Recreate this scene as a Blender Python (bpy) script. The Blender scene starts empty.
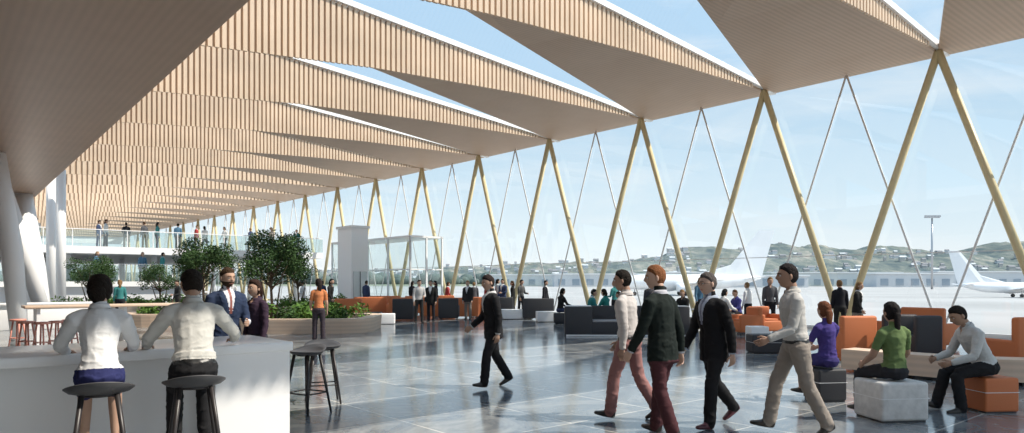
import bpy, bmesh, math, random
import numpy as np
from mathutils import Vector, Matrix, noise
random.seed(7)
TH=math.radians(40.08)
cA,sA=math.cos(TH),math.sin(TH)
D=24.1; BAY=5.877; S0=8.1; HE=8.85; EYE=1.67
scene=bpy.context.scene
col=scene.collection
scene.view_settings.view_transform='Standard'
scene.view_settings.exposure=.22
def H(d,s): return (d*cA-s*sA, d*sA+s*cA)

# ---------------------------------------------------------------- materials
MC={}
def mat(name,c,rough=.6,metal=0.0,bump=0.0,bscale=30,var=0.0,vscale=5,coat=0,spec=None):
    key=(name,tuple(round(x,3) for x in c),rough,metal)
    if key in MC: return MC[key]
    m=bpy.data.materials.new(name); m.use_nodes=True
    nt=m.node_tree; b=nt.nodes['Principled BSDF']
    b.inputs['Base Color'].default_value=(*c,1); b.inputs['Roughness'].default_value=rough
    b.inputs['Metallic'].default_value=metal
    if spec is not None: b.inputs['Specular IOR Level'].default_value=spec
    if coat: b.inputs['Coat Weight'].default_value=coat
    tc=nt.nodes.new('ShaderNodeTexCoord')
    if bump>0:
        n=nt.nodes.new('ShaderNodeTexNoise'); n.inputs['Scale'].default_value=bscale; n.inputs['Detail'].default_value=3
        nt.links.new(tc.outputs['Object'],n.inputs['Vector'])
        bp=nt.nodes.new('ShaderNodeBump'); bp.inputs['Strength'].default_value=bump; bp.inputs['Distance'].default_value=.02
        nt.links.new(n.outputs['Fac'],bp.inputs['Height']); nt.links.new(bp.outputs['Normal'],b.inputs['Normal'])
    if var>0:
        n=nt.nodes.new('ShaderNodeTexNoise'); n.inputs['Scale'].default_value=vscale; n.inputs['Detail'].default_value=4
        nt.links.new(tc.outputs['Object'],n.inputs['Vector'])
        r=nt.nodes.new('ShaderNodeValToRGB')
        r.color_ramp.elements[0].position=.3; r.color_ramp.elements[1].position=.7
        r.color_ramp.elements[0].color=(*[max(0,x*(1-var)) for x in c],1)
        r.color_ramp.elements[1].color=(*[min(1,x*(1+var)) for x in c],1)
        nt.links.new(n.outputs['Fac'],r.inputs['Fac']); nt.links.new(r.outputs['Color'],b.inputs['Base Color'])
    MC[key]=m; return m

def woodmat(name,c1,c2,axis,period,rough=.55,contrast=.25,spec=.5):
    m=bpy.data.materials.new(name); m.use_nodes=True
    nt=m.node_tree; b=nt.nodes['Principled BSDF']; b.inputs['Roughness'].default_value=rough; b.inputs['Specular IOR Level'].default_value=spec
    tc=nt.nodes.new('ShaderNodeTexCoord'); w=nt.nodes.new('ShaderNodeTexWave')
    w.wave_type='BANDS'; w.bands_direction=axis; w.inputs['Scale'].default_value=.314/period
    w.inputs['Distortion'].default_value=0
    nt.links.new(tc.outputs['Object'],w.inputs['Vector'])
    n=nt.nodes.new('ShaderNodeTexNoise'); n.inputs['Scale'].default_value=1.3; n.inputs['Detail'].default_value=6
    nt.links.new(tc.outputs['Object'],n.inputs['Vector'])
    mx=nt.nodes.new('ShaderNodeMix'); mx.data_type='RGBA'
    mx.inputs['A'].default_value=(*c1,1); mx.inputs['B'].default_value=(*c2,1)
    nt.links.new(n.outputs['Fac'],mx.inputs['Factor'])
    mr=nt.nodes.new('ShaderNodeMapRange'); mr.inputs['To Min'].default_value=1-contrast; mr.inputs['To Max'].default_value=1.0
    nt.links.new(w.outputs['Fac'],mr.inputs['Value'])
    m2=nt.nodes.new('ShaderNodeMix'); m2.data_type='RGBA'; m2.blend_type='MULTIPLY'; m2.inputs['Factor'].default_value=1
    nt.links.new(mx.outputs['Result'],m2.inputs['A']); nt.links.new(mr.outputs['Result'],m2.inputs['B'])
    nt.links.new(m2.outputs['Result'],b.inputs['Base Color'])
    return m

def glassmat(name,fac=.06,tint=(1,1,1)):
    m=bpy.data.materials.new(name); m.use_nodes=True; nt=m.node_tree
    nt.nodes.remove(nt.nodes['Principled BSDF'])
    t=nt.nodes.new('ShaderNodeBsdfTransparent'); t.inputs['Color'].default_value=(*tint,1)
    g=nt.nodes.new('ShaderNodeBsdfGlossy'); g.inputs['Roughness'].default_value=.02
    mx=nt.nodes.new('ShaderNodeMixShader'); mx.inputs['Fac'].default_value=fac
    nt.links.new(t.outputs[0],mx.inputs[1]); nt.links.new(g.outputs[0],mx.inputs[2])
    nt.links.new(mx.outputs[0],nt.nodes['Material Output'].inputs['Surface'])
    return m

M_soffit=woodmat('wood_soffit',(.55,.39,.28),(.63,.46,.34),'Y',.16,contrast=.15,spec=.3)
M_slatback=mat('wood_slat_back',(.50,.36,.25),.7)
M_slat=mat('wood_slat',(.70,.54,.395),.5,var=.10,vscale=.8,spec=.3)
M_low=woodmat('wood_low_soffit',(.47,.32,.235),(.57,.405,.305),'X',.14,rough=.4,contrast=.08,spec=.3)
M_white=mat('white_paint',(.91,.91,.91),.45)
M_whitem=mat('white_counter',(.94,.94,.94),.25)
M_gold=mat('pale_timber_column',(.70,.59,.35),.45,var=.06,vscale=2)
M_cable=mat('white_steel',(.80,.80,.80),.4)
M_glass=glassmat('clear_glass',.07,(.95,.98,.992))
M_sky=glassmat('skylight_glass',.03,(1,1,1))
M_rail=glassmat('rail_glass',.12,(.85,.93,.93))
M_dark=mat('dark_grey_uphol',(.04,.04,.045),.6,bump=.15,bscale=60)
M_black=mat('black_plastic',(.03,.03,.033),.45)
M_orange=mat('orange_uphol',(.60,.18,.065),.65,bump=.15,bscale=60)
M_conc=mat('pale_concrete',(.66,.65,.63),.7,var=.12,vscale=12,bump=.1)
M_bench=woodmat('bench_wood',(.68,.49,.36),(.78,.61,.47),'Z',.12,contrast=.12)
M_pink=mat('coral_paint',(.74,.32,.25),.5)
M_soil=mat('soil',(.06,.04,.03),.9,bump=.4)
M_bark=mat('bark',(.14,.10,.07),.9,bump=.4,bscale=20)
M_leaf=mat('olive_leaf',(.06,.11,.04),.7,var=.5,vscale=3,spec=.12)
M_leaf2=mat('bright_leaf',(.10,.19,.04),.7,var=.4,vscale=3,spec=.12)
M_steel=mat('steel',(.5,.5,.52),.3,metal=.8)

# ---------------------------------------------------------------- mesh builder
class MB:
    def __init__(s): s.v=[];s.f=[];s.m=[];s.mats=[];s.sm=[]
    def mi(s,m):
        if m not in s.mats: s.mats.append(m)
        return s.mats.index(m)
    def add(s,vs,fs,m,smooth=False):
        o=len(s.v); k=s.mi(m)
        s.v+= [tuple(v) for v in vs]
        for f in fs: s.f.append(tuple(i+o for i in f)); s.m.append(k); s.sm.append(smooth)
    def box(s,c,size,m,rz=0,M=None):
        hx,hy,hz=[a/2 for a in size]; vs=[]
        for x,y,z in [(-1,-1,-1),(1,-1,-1),(1,1,-1),(-1,1,-1),(-1,-1,1),(1,-1,1),(1,1,1),(-1,1,1)]:
            p=Vector((x*hx,y*hy,z*hz))
            if rz: p=Matrix.Rotation(rz,3,'Z')@p
            if M: p=M@p
            vs.append(p+Vector(c))
        s.add(vs,[(0,3,2,1),(4,5,6,7),(0,1,5,4),(1,2,6,5),(2,3,7,6),(3,0,4,7)],m)
    def rbox(s,c,size,m,bev=.03,seg=3,rz=0,rx=0):
        bm=bmesh.new(); bmesh.ops.create_cube(bm,size=1)
        bmesh.ops.scale(bm,vec=size,verts=bm.verts)
        bmesh.ops.bevel(bm,geom=list(bm.edges),offset=bev,segments=seg,affect='EDGES',profile=.5)
        R=Matrix.Rotation(rz,3,'Z')@Matrix.Rotation(rx,3,'X')
        vs=[R@v.co+Vector(c) for v in bm.verts]; bm.verts.index_update()
        fs=[[v.index for v in f.verts] for f in bm.faces]; bm.free()
        s.add(vs,fs,m,True)
    def loft(s,pts,radii,m,side=(1,0,0),seg=12,cap=.35):
        vs,fs=loftgeo(pts,radii,side,seg,cap); s.add(vs,fs,m,True)
    def tube(s,a,b,r1,r2,m,seg=10):
        a=Vector(a);b=Vector(b); t=(b-a).normalized()
        sd=(1,0,0) if abs(t.x)<.9 else (0,1,0)
        s.loft([a,b],[(r1,r1),(r2,r2)],m,sd,seg,0)
    def obj(s,name,loc=(0,0,0),rz=0,scale=1):
        me=bpy.data.meshes.new(name); me.from_pydata(s.v,[],s.f)
        for m in s.mats: me.materials.append(m)
        me.polygons.foreach_set('material_index',s.m)
        me.polygons.foreach_set('use_smooth',s.sm)
        me.update()
        ob=bpy.data.objects.new(name,me); ob.location=loc; ob.rotation_euler[2]=rz
        ob.scale=(scale,)*3 if not isinstance(scale,tuple) else scale
        col.objects.link(ob)
        return ob

def loftgeo(pts,radii,side=(1,0,0),seg=12,cap=.35):
    pts=[Vector(p) for p in pts]; n=len(pts); vs=[];fs=[]
    for i,p in enumerate(pts):
        t=(pts[min(i+1,n-1)]-pts[max(i-1,0)]).normalized()
        sd=Vector(side); sd=(sd-t*sd.dot(t))
        if sd.length<1e-4: sd=Vector((0,1,0))-t*t.y
        sd.normalize(); nn=t.cross(sd)
        ra,rb=radii[i]
        for k in range(seg):
            a=2*math.pi*k/seg
            vs.append(p+sd*ra*math.cos(a)+nn*rb*math.sin(a))
    for i in range(n-1):
        for k in range(seg):
            k2=(k+1)%seg
            fs.append((i*seg+k,i*seg+k2,(i+1)*seg+k2,(i+1)*seg+k))
    t0=(pts[0]-pts[1]).normalized(); t1=(pts[-1]-pts[-2]).normalized()
    vs.append(pts[0]+t0*cap*min(radii[0])); c0=len(vs)-1
    vs.append(pts[-1]+t1*cap*min(radii[-1])); c1=len(vs)-1
    for k in range(seg):
        k2=(k+1)%seg
        fs.append((c0,k2,k)); fs.append((c1,(n-1)*seg+k,(n-1)*seg+k2))
    return vs,fs

def sphgeo(c,r,seg=12,rings=8):
    vs=[];fs=[]
    for i in range(rings+1):
        ph=math.pi*i/rings
        for k in range(seg):
            a=2*math.pi*k/seg
            vs.append((c[0]+r[0]*math.sin(ph)*math.cos(a),c[1]+r[1]*math.sin(ph)*math.sin(a),c[2]+r[2]*math.cos(ph)))
    for i in range(rings):
        for k in range(seg):
            k2=(k+1)%seg
            fs.append((i*seg+k,(i+1)*seg+k,(i+1)*seg+k2,i*seg+k2))
    return vs,fs

# ---------------------------------------------------------------- hall shell
def floor_mat():
    m=bpy.data.materials.new('polished_stone_tiles'); m.use_nodes=True; nt=m.node_tree; b=nt.nodes['Principled BSDF']
    tc=nt.nodes.new('ShaderNodeTexCoord')
    br=nt.nodes.new('ShaderNodeTexBrick'); br.offset=0.0; br.inputs['Scale'].default_value=1
    br.inputs['Brick Width'].default_value=1.47; br.inputs['Row Height'].default_value=1.47
    br.inputs['Mortar Size'].default_value=.014; br.inputs['Color1'].default_value=(.155,.18,.205,1); br.inputs['Color2'].default_value=(.26,.285,.31,1)
    br.inputs['Mortar'].default_value=(.48,.48,.47,1); br.inputs['Bias'].default_value=0
    nt.links.new(tc.outputs['Object'],br.inputs['Vector'])
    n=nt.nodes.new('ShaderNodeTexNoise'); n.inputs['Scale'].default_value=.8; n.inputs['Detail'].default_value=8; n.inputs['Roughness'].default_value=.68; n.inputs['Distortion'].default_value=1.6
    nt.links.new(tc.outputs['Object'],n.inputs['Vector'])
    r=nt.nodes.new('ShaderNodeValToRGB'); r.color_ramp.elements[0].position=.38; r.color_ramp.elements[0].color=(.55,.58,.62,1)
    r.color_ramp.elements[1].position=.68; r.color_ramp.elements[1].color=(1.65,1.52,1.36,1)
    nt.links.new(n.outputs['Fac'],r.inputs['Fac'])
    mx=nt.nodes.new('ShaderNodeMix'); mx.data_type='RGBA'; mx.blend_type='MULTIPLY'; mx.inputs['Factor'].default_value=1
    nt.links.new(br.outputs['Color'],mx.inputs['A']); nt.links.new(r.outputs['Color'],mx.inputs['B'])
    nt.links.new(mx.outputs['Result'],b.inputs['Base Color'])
    mr=nt.nodes.new('ShaderNodeMapRange'); mr.inputs['To Min'].default_value=.05; mr.inputs['To Max'].default_value=.22
    nt.links.new(n.outputs['Fac'],mr.inputs['Value']); nt.links.new(mr.outputs['Result'],b.inputs['Roughness'])
    b.inputs['Specular IOR Level'].default_value=.8
    return m
mb=MB(); mb.box((3,52,-.1),(43,150,.2),floor_mat()); mb.obj('floor',rz=TH)

def zt(d): return HE+.096*(D-max(d,6.5))
def zb(d):
    xs=[-8,0,6,11,17,24.1,25]; ys=[7.1,7.65,8.1,8.5,8.74,8.85,8.85]
    return float(np.interp(d,xs,ys))
def wb(d): return float(np.interp(d,[-8,6,11,24.1,25],[.8,.85,1.0,BAY,BAY]))
ds=[-8,-3,2,6.5,9,11,14,17,20,22.5,24.1,24.8]
for i in range(-3,21):
    s0=S0+i*BAY; mb=MB(); n=len(ds)
    vs=[]
    for d in ds:
        vs+= [(d,s0+.06,zb(d)),(d,s0+.06,max(zt(d),zb(d)+.06)),(d,s0+wb(d),HE+.02 if d<24 else HE),(d,s0+wb(d),HE+.14)]
    front=[];sof=[];back=[];top=[]
    for k in range(n-1):
        a=4*k;b=4*(k+1)
        front.append((a,b,b+1,a+1)); sof.append((a,a+2,b+2,b)); back.append((a+2,a+3,b+3,b+2)); top.append((a+1,b+1,b+3,a+3))
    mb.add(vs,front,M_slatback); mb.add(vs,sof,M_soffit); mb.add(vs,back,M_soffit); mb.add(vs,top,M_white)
    e=4*(n-1); mb.add(vs,[(e,e+2,e+3,e+1)],M_soffit)
    step=.19 if i<7 else .30
    d=-6.0
    while d<24.4:
        z0=zb(d)-.02; z1=zt(d)+.02
        if z1-z0>.12: mb.box((d,s0+.02,(z0+z1)/2),(step*.62,.08,z1-z0),M_slat)
        d+=step
    for k in range(n-1):
        d0,d1=ds[k],ds[k+1]
        mb.add([(d0,s0-.1,zt(d0)+.02),(d1,s0-.1,zt(d1)+.02),(d1,s0+.15,zt(d1)+.02),(d0,s0+.15,zt(d0)+.02),
                (d0,s0-.1,zt(d0)+.2),(d1,s0-.1,zt(d1)+.2),(d1,s0+.15,zt(d1)+.2),(d0,s0+.15,zt(d0)+.2)],
               [(0,3,2,1),(4,5,6,7),(0,1,5,4),(2,3,7,6)],M_white)
    mb.obj('ceiling_beam',rz=TH)
mb=MB()
for i in range(-3,20):
    s0=S0+i*BAY
    for k in range(len(ds)-2):
        d0,d1=ds[k],ds[k+1]
        mb.add([(d0,s0+wb(d0),HE+.12),(d1,s0+wb(d1),HE+.12),(d1,s0+BAY,zt(d1)+.1),(d0,s0+BAY,zt(d0)+.1)],[(0,1,2,3)],M_sky)
mb.obj('skylight_glazing',rz=TH)

mb=MB()
def zl(s): return 5.73-.0194*(s-10.1)
ys=[-14,0,10,20,35.4]; vs=[]
for y in ys: vs+=[(-11.9,y,zl(y)-.25),(3.6,y,zl(y)),(3.6,y,zl(y)+.9),(-11.9,y,zl(y)+.9)]
f=[]
for k in range(len(ys)-1):
    a=4*k;b=a+4
    f+=[(a,b,b+1,a+1),(a+1,b+1,b+2,a+2),(a+2,b+2,b+3,a+3),(a+3,b+3,b,a)]
e=4*(len(ys)-1); f+=[(0,1,2,3),(e,e+3,e+2,e+1)]
mb.add(vs,f,M_low); mb.obj('ceiling_low_timber_soffit',rz=TH)
mb=MB(); mb.box((-12.2,52,4.5),(.3,150,9),M_white); mb.obj('wall_left',rz=TH)
mb=MB()
mb.box((6,126,4),(38,.3,1),M_white); mb.box((6,126,8.3),(38,.3,1.2),M_white); mb.box((6,126,.5),(38,.3,1),M_white)
for k in range(14): mb.box((-12+k*2.8,126,4.5),(.15,.2,9),M_white)
mb.obj('wall_back',rz=TH)

mb=MB(); mc=MB()
for i in range(-3,20):
    s=S0+i*BAY
    for sg in (-1,1):
        mb.tube((D,s,HE-.02),(D,s+sg*BAY/2,0),.115,.115,M_gold,10)
    sm=s+BAY/2
    for sg in (-1,1):
        mc.tube((D+.25,sm,HE-.04),(D+.25,sm+sg*BAY/2,0),.035,.035,M_cable,6)
    mb.tube((D,s+BAY/2,0),(D,s+BAY/2,.12),.3,.26,M_gold,12)
mb.obj('facade_brace_columns',rz=TH); mc.obj('facade_tension_rods',rz=TH)
mb=MB()
for i in range(-3,21):
    s=S0+i*BAY
    mb.add([(D+.35,s,.1),(D+.35,s+BAY,.1),(D+.35,s+BAY,HE),(D+.35,s,HE)],[(0,1,2,3)],M_glass)
mb.box((D+.35,52,.06),(.12,140,.12),M_cable); mb.box((D+.35,52,2.6),(.03,140,.025),M_cable)
mb.obj('window_1',rz=TH)

mb=MB()
def W(px,z,h): return ((px-512)/700*z,z,h)
mb.tube(W(51,39,0),W(51,39,7.9),.24,.24,M_white,16)
mb.tube(W(61,38.3,0),W(61,38.3,7.8),.24,.24,M_white,16)
mb.obj('round_column')
mb=MB()
mb.loft([W(46,27,0),W(36,27.5,2.2),W(20,28.5,5.35)],[(.25,.25),(.33,.33),(.42,.42)],M_white,seg=16,cap=0)
mb.loft([W(46,27,0),W(30,26.5,2.2),W(-4,25,5.35)],[(.25,.25),(.3,.3),(.38,.38)],M_white,seg=16,cap=0)
mb.obj('branching_column')
mb=MB()
mb.loft([W(20,20,0),W(12,20,2.5),W(-8,20,5.3)],[(.22,.22),(.28,.28),(.34,.34)],M_white,seg=16,cap=0)
mb.obj('branching_column')

mb=MB()
def deck(mb,d0,d1,s0,s1,z,t=.45,rail=True):
    mb.box(((d0+d1)/2,(s0+s1)/2,z-t/2),(d1-d0,s1-s0,t),M_white)
    if rail:
        mb.box(((d0+d1)/2,s0+.08,z+.5),(d1-d0,.02,1.0),M_rail)
        mb.box(((d0+d1)/2,s0+.08,z+1.05),(d1-d0,.07,.05),M_white)
        d=d0
        while d<d1: mb.box((d,s0+.08,z+.5),(.05,.05,1.0),M_white); d+=1.5
deck(mb,-8,23.3,50,80,3.9)
for d in (2,7,12,17,22):
    for s in (52,62,72): mb.tube((d,s,0),(d,s,3.5),.2,.2,M_white,12)
mb.obj('mezzanine',rz=TH)
mb=MB(); deck(mb,0,13,47.3,49.8,1.7,.3)
for k in range(9): mb.box((13.2+k*.3,48.6,1.6-k*.19),(.32,2.4,.1),M_white)
mb.box((6.5,48.7,.7),(13,2.2,1.4),mat('grey_panel',(.7,.71,.73),.5))
mb.obj('stair_landing',rz=TH)
mb=MB(); mb.box((20.1,39,2.45),(1.1,1.8,4.9),M_white)
mb.box((20.1,38.08,1.2),(.9,.06,2.2),M_steel); mb.box((20.1,38.06,1.2),(.03,.08,2.2),M_black)
mb.box((20.1,39,4.98),(1.25,2.0,.15),M_cable)
mb.obj('lift_shaft',rz=TH)
mb=MB()
for d in (21.4,22.5,23.6):
    mb.box((d,34.5,2.15),(.1,.1,4.3),M_white)
for s in (34.5,37,39.5,42,44.5): mb.box((21.4,s,2.15),(.1,.1,4.3),M_white)
mb.box((22.5,39.5,4.3),(2.3,10.1,.12),M_white)
mb.box((22.5,34.5,2.4),(2.2,.07,.07),M_white); mb.box((21.4,39.5,2.4),(.07,10,.07),M_white)
mb.add([(21.4,34.5,0),(23.6,34.5,0),(23.6,34.5,4.25),(21.4,34.5,4.25)],[(0,1,2,3)],M_rail)
mb.add([(21.4,34.5,0),(21.4,44.5,0),(21.4,44.5,4.25),(21.4,34.5,4.25)],[(0,1,2,3)],M_rail)
mb.obj('glazed_entry_vestibule',rz=TH)

# ---------------------------------------------------------------- outside
M_apron=mat('apron_concrete',(.45,.44,.43),.8,var=.14,vscale=.06)
mb=MB(); mb.add([(-3000,-500,-.3),(3000,-500,-.3),(3000,3500,-.3),(-3000,3500,-.3)],[(0,1,2,3)],M_apron); mb.obj('ground_apron')
M_grass=mat('airfield_grass',(.24,.27,.19),.9,var=.2,vscale=.02)
mb=MB()
mb.add([(-1500,330,-.2),(2500,300,-.2),(2500,900,-.2),(-1500,900,-.2)],[(0,1,2,3)],M_grass); mb.obj('ground_grass')
def hillmat():
    m=bpy.data.materials.new('hill_scrub_hazed'); m.use_nodes=True; nt=m.node_tree; b=nt.nodes['Principled BSDF']; b.inputs['Roughness'].default_value=1; b.inputs['Specular IOR Level'].default_value=0
    tc=nt.nodes.new('ShaderNodeTexCoord'); mp=nt.nodes.new('ShaderNodeMapping'); mp.inputs['Scale'].default_value=(1,.25,1.6)
    nt.links.new(tc.outputs['Object'],mp.inputs[0])
    n=nt.nodes.new('ShaderNodeTexNoise'); n.inputs['Scale'].default_value=.045; n.inputs['Detail'].default_value=9; n.inputs['Roughness'].default_value=.72
    nt.links.new(mp.outputs[0],n.inputs['Vector'])
    r=nt.nodes.new('ShaderNodeValToRGB'); e=r.color_ramp.elements; e[0].position=.40; e[0].color=(.11,.145,.155,1); e[1].position=.66; e[1].color=(.40,.37,.33,1)  # bluish distance haze painted into the scrub's darker tones
    x=e.new(.52); x.color=(.20,.225,.205,1)
    nt.links.new(n.outputs['Fac'],r.inputs['Fac']); nt.links.new(r.outputs['Color'],b.inputs['Base Color'])
    return m
ridge_x=[-900,-200,200,400,480,560,640,720,800,860,930,1000,1100,1400,2000]
ridge_h=[8,10,12,14,20,26,29,29,40,37,34,36,37,30,22]
def hz(u,z,k=1.0,z0=700,zr=380):
    px=512+700*u/z
    rh=float(np.interp(px,ridge_x,ridge_h))/700*1000*k
    t=min(1,max(0,(z-z0)/zr)); t=t*t*(3-2*t)
    nn=noise.noise(Vector((u*.005,z*.003,3)))*.45+noise.noise(Vector((u*.016,z*.012,9)))*.28+noise.noise(Vector((u*.05,z*.03,5)))*.08
    return rh*t*(1+nn)-1
NU,NZ=420,30; vs=[];fs=[]
for j in range(NZ):
    z=680+j*20
    for i in range(NU):
        px=-560+i*6; u=(px-512)/700*z
        vs.append((u,z,hz(u,z)))
for j in range(NZ-1):
    for i in range(NU-1):
        a=j*NU+i; fs.append((a,a+1,a+NU+1,a+NU))
mb=MB(); mb.add(vs,fs,hillmat(),True); mb.obj('hills')
mb=MB(); hm=[mat('house_white',(.62,.64,.66),.8),mat('house_cream',(.46,.45,.44),.8),mat('house_roof',(.27,.27,.29),.8)]
rr=random.Random(3)
for k in range(1700):
    z=rr.uniform(730,1040); px=rr.uniform(-300,1600); u=(px-512)/700*z
    if noise.noise(Vector((u*.012,z*.012,1)))<-.05: continue
    w=rr.uniform(3,8); h=rr.uniform(2.2,4.5); zz=hz(u,z); m=hm[rr.randint(0,1)]
    mb.box((u,z,zz+h/2-.8),(w,w*.7,h+1.6),m)
    x,y,t=u,z,zz+h; a=w*.55;b=w*.38
    mb.add([(x-a,y-b,t),(x+a,y-b,t),(x+a,y+b,t),(x-a,y+b,t),(x-a,y,t+1.6),(x+a,y,t+1.6)],[(0,1,5,4),(2,3,4,5),(0,4,3),(1,2,5)],hm[rr.choice([0,2,2])])
mb.obj('hillside_houses')
mb=MB()
for k in range(420):
    z=rr.uniform(520,640); px=-200+k*4+rr.uniform(-3,3); r_=rr.uniform(2.5,6)
    a,b=sphgeo(((px-512)/700*z,z,r_*.7),(r_*1.3,r_,r_),8,5); mb.add(a,b,mat('distant_foliage',(.13,.17,.16),.9,spec=0),True)
mb.obj('distant_tree_belt')
mb=MB()
for (px,w,h,z) in [(600,40,5,300),(690,26,6,320),(830,60,6,330),(905,30,5,280),(1010,70,6,300),(540,50,5,330),(760,30,4,260)]:
    mb.box(((px-512)/700*z,z,h/2-.3),(w,14,h),hm[0]); mb.box(((px-512)/700*z,z,h),(w+1,15,.5),M_cable)
    for q in range(int(w/6)): mb.box(((px-512)/700*z-w/2+3+q*6,z-7.05,1.6),(3,.2,2.6),mat('shed_door',(.3,.36,.42),.5))
mb.obj('airport_sheds')
M_plane=mat('aircraft_white',(.93,.93,.94),.3,coat=.3)
def airplane(loc,rz,sc):
    mb=MB()
    xs=[-15,-14.2,-12.5,-10,0,8,12,15.5]; rs=[.25,.9,1.35,1.55,1.6,1.5,1.0,.3]; zs=[2.4,2.5,2.7,2.8,2.8,2.95,3.3,3.7]
    mb.loft([(x,0,z) for x,z in zip(xs,zs)],[(r,r) for r in rs],M_plane,side=(0,1,0),seg=20)
    def wing(p0,p1,c0,c1,th,sw):
        vs=[];sec=[(0,0),(.25,1),(1,0),(.25,-.4)]
        for p,c,s in ((p0,c0,0),(p1,c1,sw)):
            for a,b in sec:
                vs.append((p[0]+s+a*c, p[1]+(b*th*c if p0[1]==p1[1] else 0), p[2]+(0 if p0[1]==p1[1] else b*th*c)))
        mb.add(vs,[(0,1,5,4),(1,2,6,5),(2,3,7,6),(3,0,4,7),(4,5,6,7),(3,2,1,0)],M_plane)
    wing((-3,1.1,2.2),(-3,14,3.2),5,1.5,.06,5)
    wing((-3,-1.1,2.2),(-3,-14,3.2),5,1.5,.06,5)
    wing((11.5,.5,3.5),(11.5,5,3.9),2.6,1.2,.06,2.4)
    wing((11.5,-.5,3.5),(11.5,-5,3.9),2.6,1.2,.06,2.4)
    wing((7.2,0,4.0),(7.2,0,13.6),8.6,3.2,.04,8.0)
    wing((1.5,0,4.2),(9.2,0,6.4),6,3,.03,0)
    for sg in (-1,1):
        mb.loft([(-3.4,sg*4.6,1.6),(-2.6,sg*4.6,1.6),(0,sg*4.6,1.7)],[(.7,.7),(.85,.85),(.5,.5)],M_plane,side=(0,1,0),seg=16,cap=-.3)
        mb.tube((-1,sg*2,2),(-1,sg*2,.5),.12,.12,M_steel); 
        mb.tube((-1,sg*1.8,.5),(-1,sg*2.3,.5),.5,.5,M_black,16)
    mb.tube((-11,0,2),(-11,0,.4),.1,.1,M_steel); mb.tube((-11,-.2,.4),(-11,.2,.4),.4,.4,M_black,14)
    mb.box((-13.6,0,3.3),(.5,1.2,.3),M_black)
    return mb.obj('airplane',loc,rz,sc)
airplane(((748-512)/700*100-8.2,102,-.3),math.radians(2),.70)
airplane(((978-512)/700*90+4.6,90,-.3),math.radians(176),.44)
mb=MB(); z=190; x=(932-512)/700*z
mb.tube((x,z,-.3),(x,z,19),.3,.2,M_steel); mb.box((x,z,19.2),(4,.6,.25),M_steel)
for k in range(5): mb.box((x-1.8+k*.9,z-.3,19.5),(.6,.5,.5),M_steel)
mb.obj('apron_light_mast')

# ---------------------------------------------------------------- people
def dirv(a,o,side):
    a=math.radians(a);o=math.radians(o)
    return Vector((side*math.sin(o),math.sin(a)*math.cos(o),-math.cos(a)*math.cos(o)))
WALK=dict(th=(19,-10),sh=(6,-32),ft=(8,-28),ua=(-18,14),fa=(-2,30),uo=(9,9),fo=(3,3),lean=4,head=(0,0))
WALK2=dict(th=(-10,19),sh=(-32,6),ft=(-28,8),ua=(14,-18),fa=(30,-2),uo=(9,9),fo=(3,3),lean=4,head=(0,0))
STAND=dict(th=(4,-3),sh=(0,-5),ft=(0,0),ua=(4,-2),fa=(16,10),uo=(9,9),fo=(2,2),lean=1,head=(0,0))
TALK=dict(th=(3,-3),sh=(1,-4),ft=(0,0),ua=(10,4),fa=(85,20),uo=(10,9),fo=(-20,3),lean=1,head=(15,-4))
SIT=dict(th=(84,86),sh=(-4,4),ft=(0,0),ua=(28,30),fa=(70,74),uo=(10,10),fo=(-8,-8),lean=6,head=(0,-5))
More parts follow.
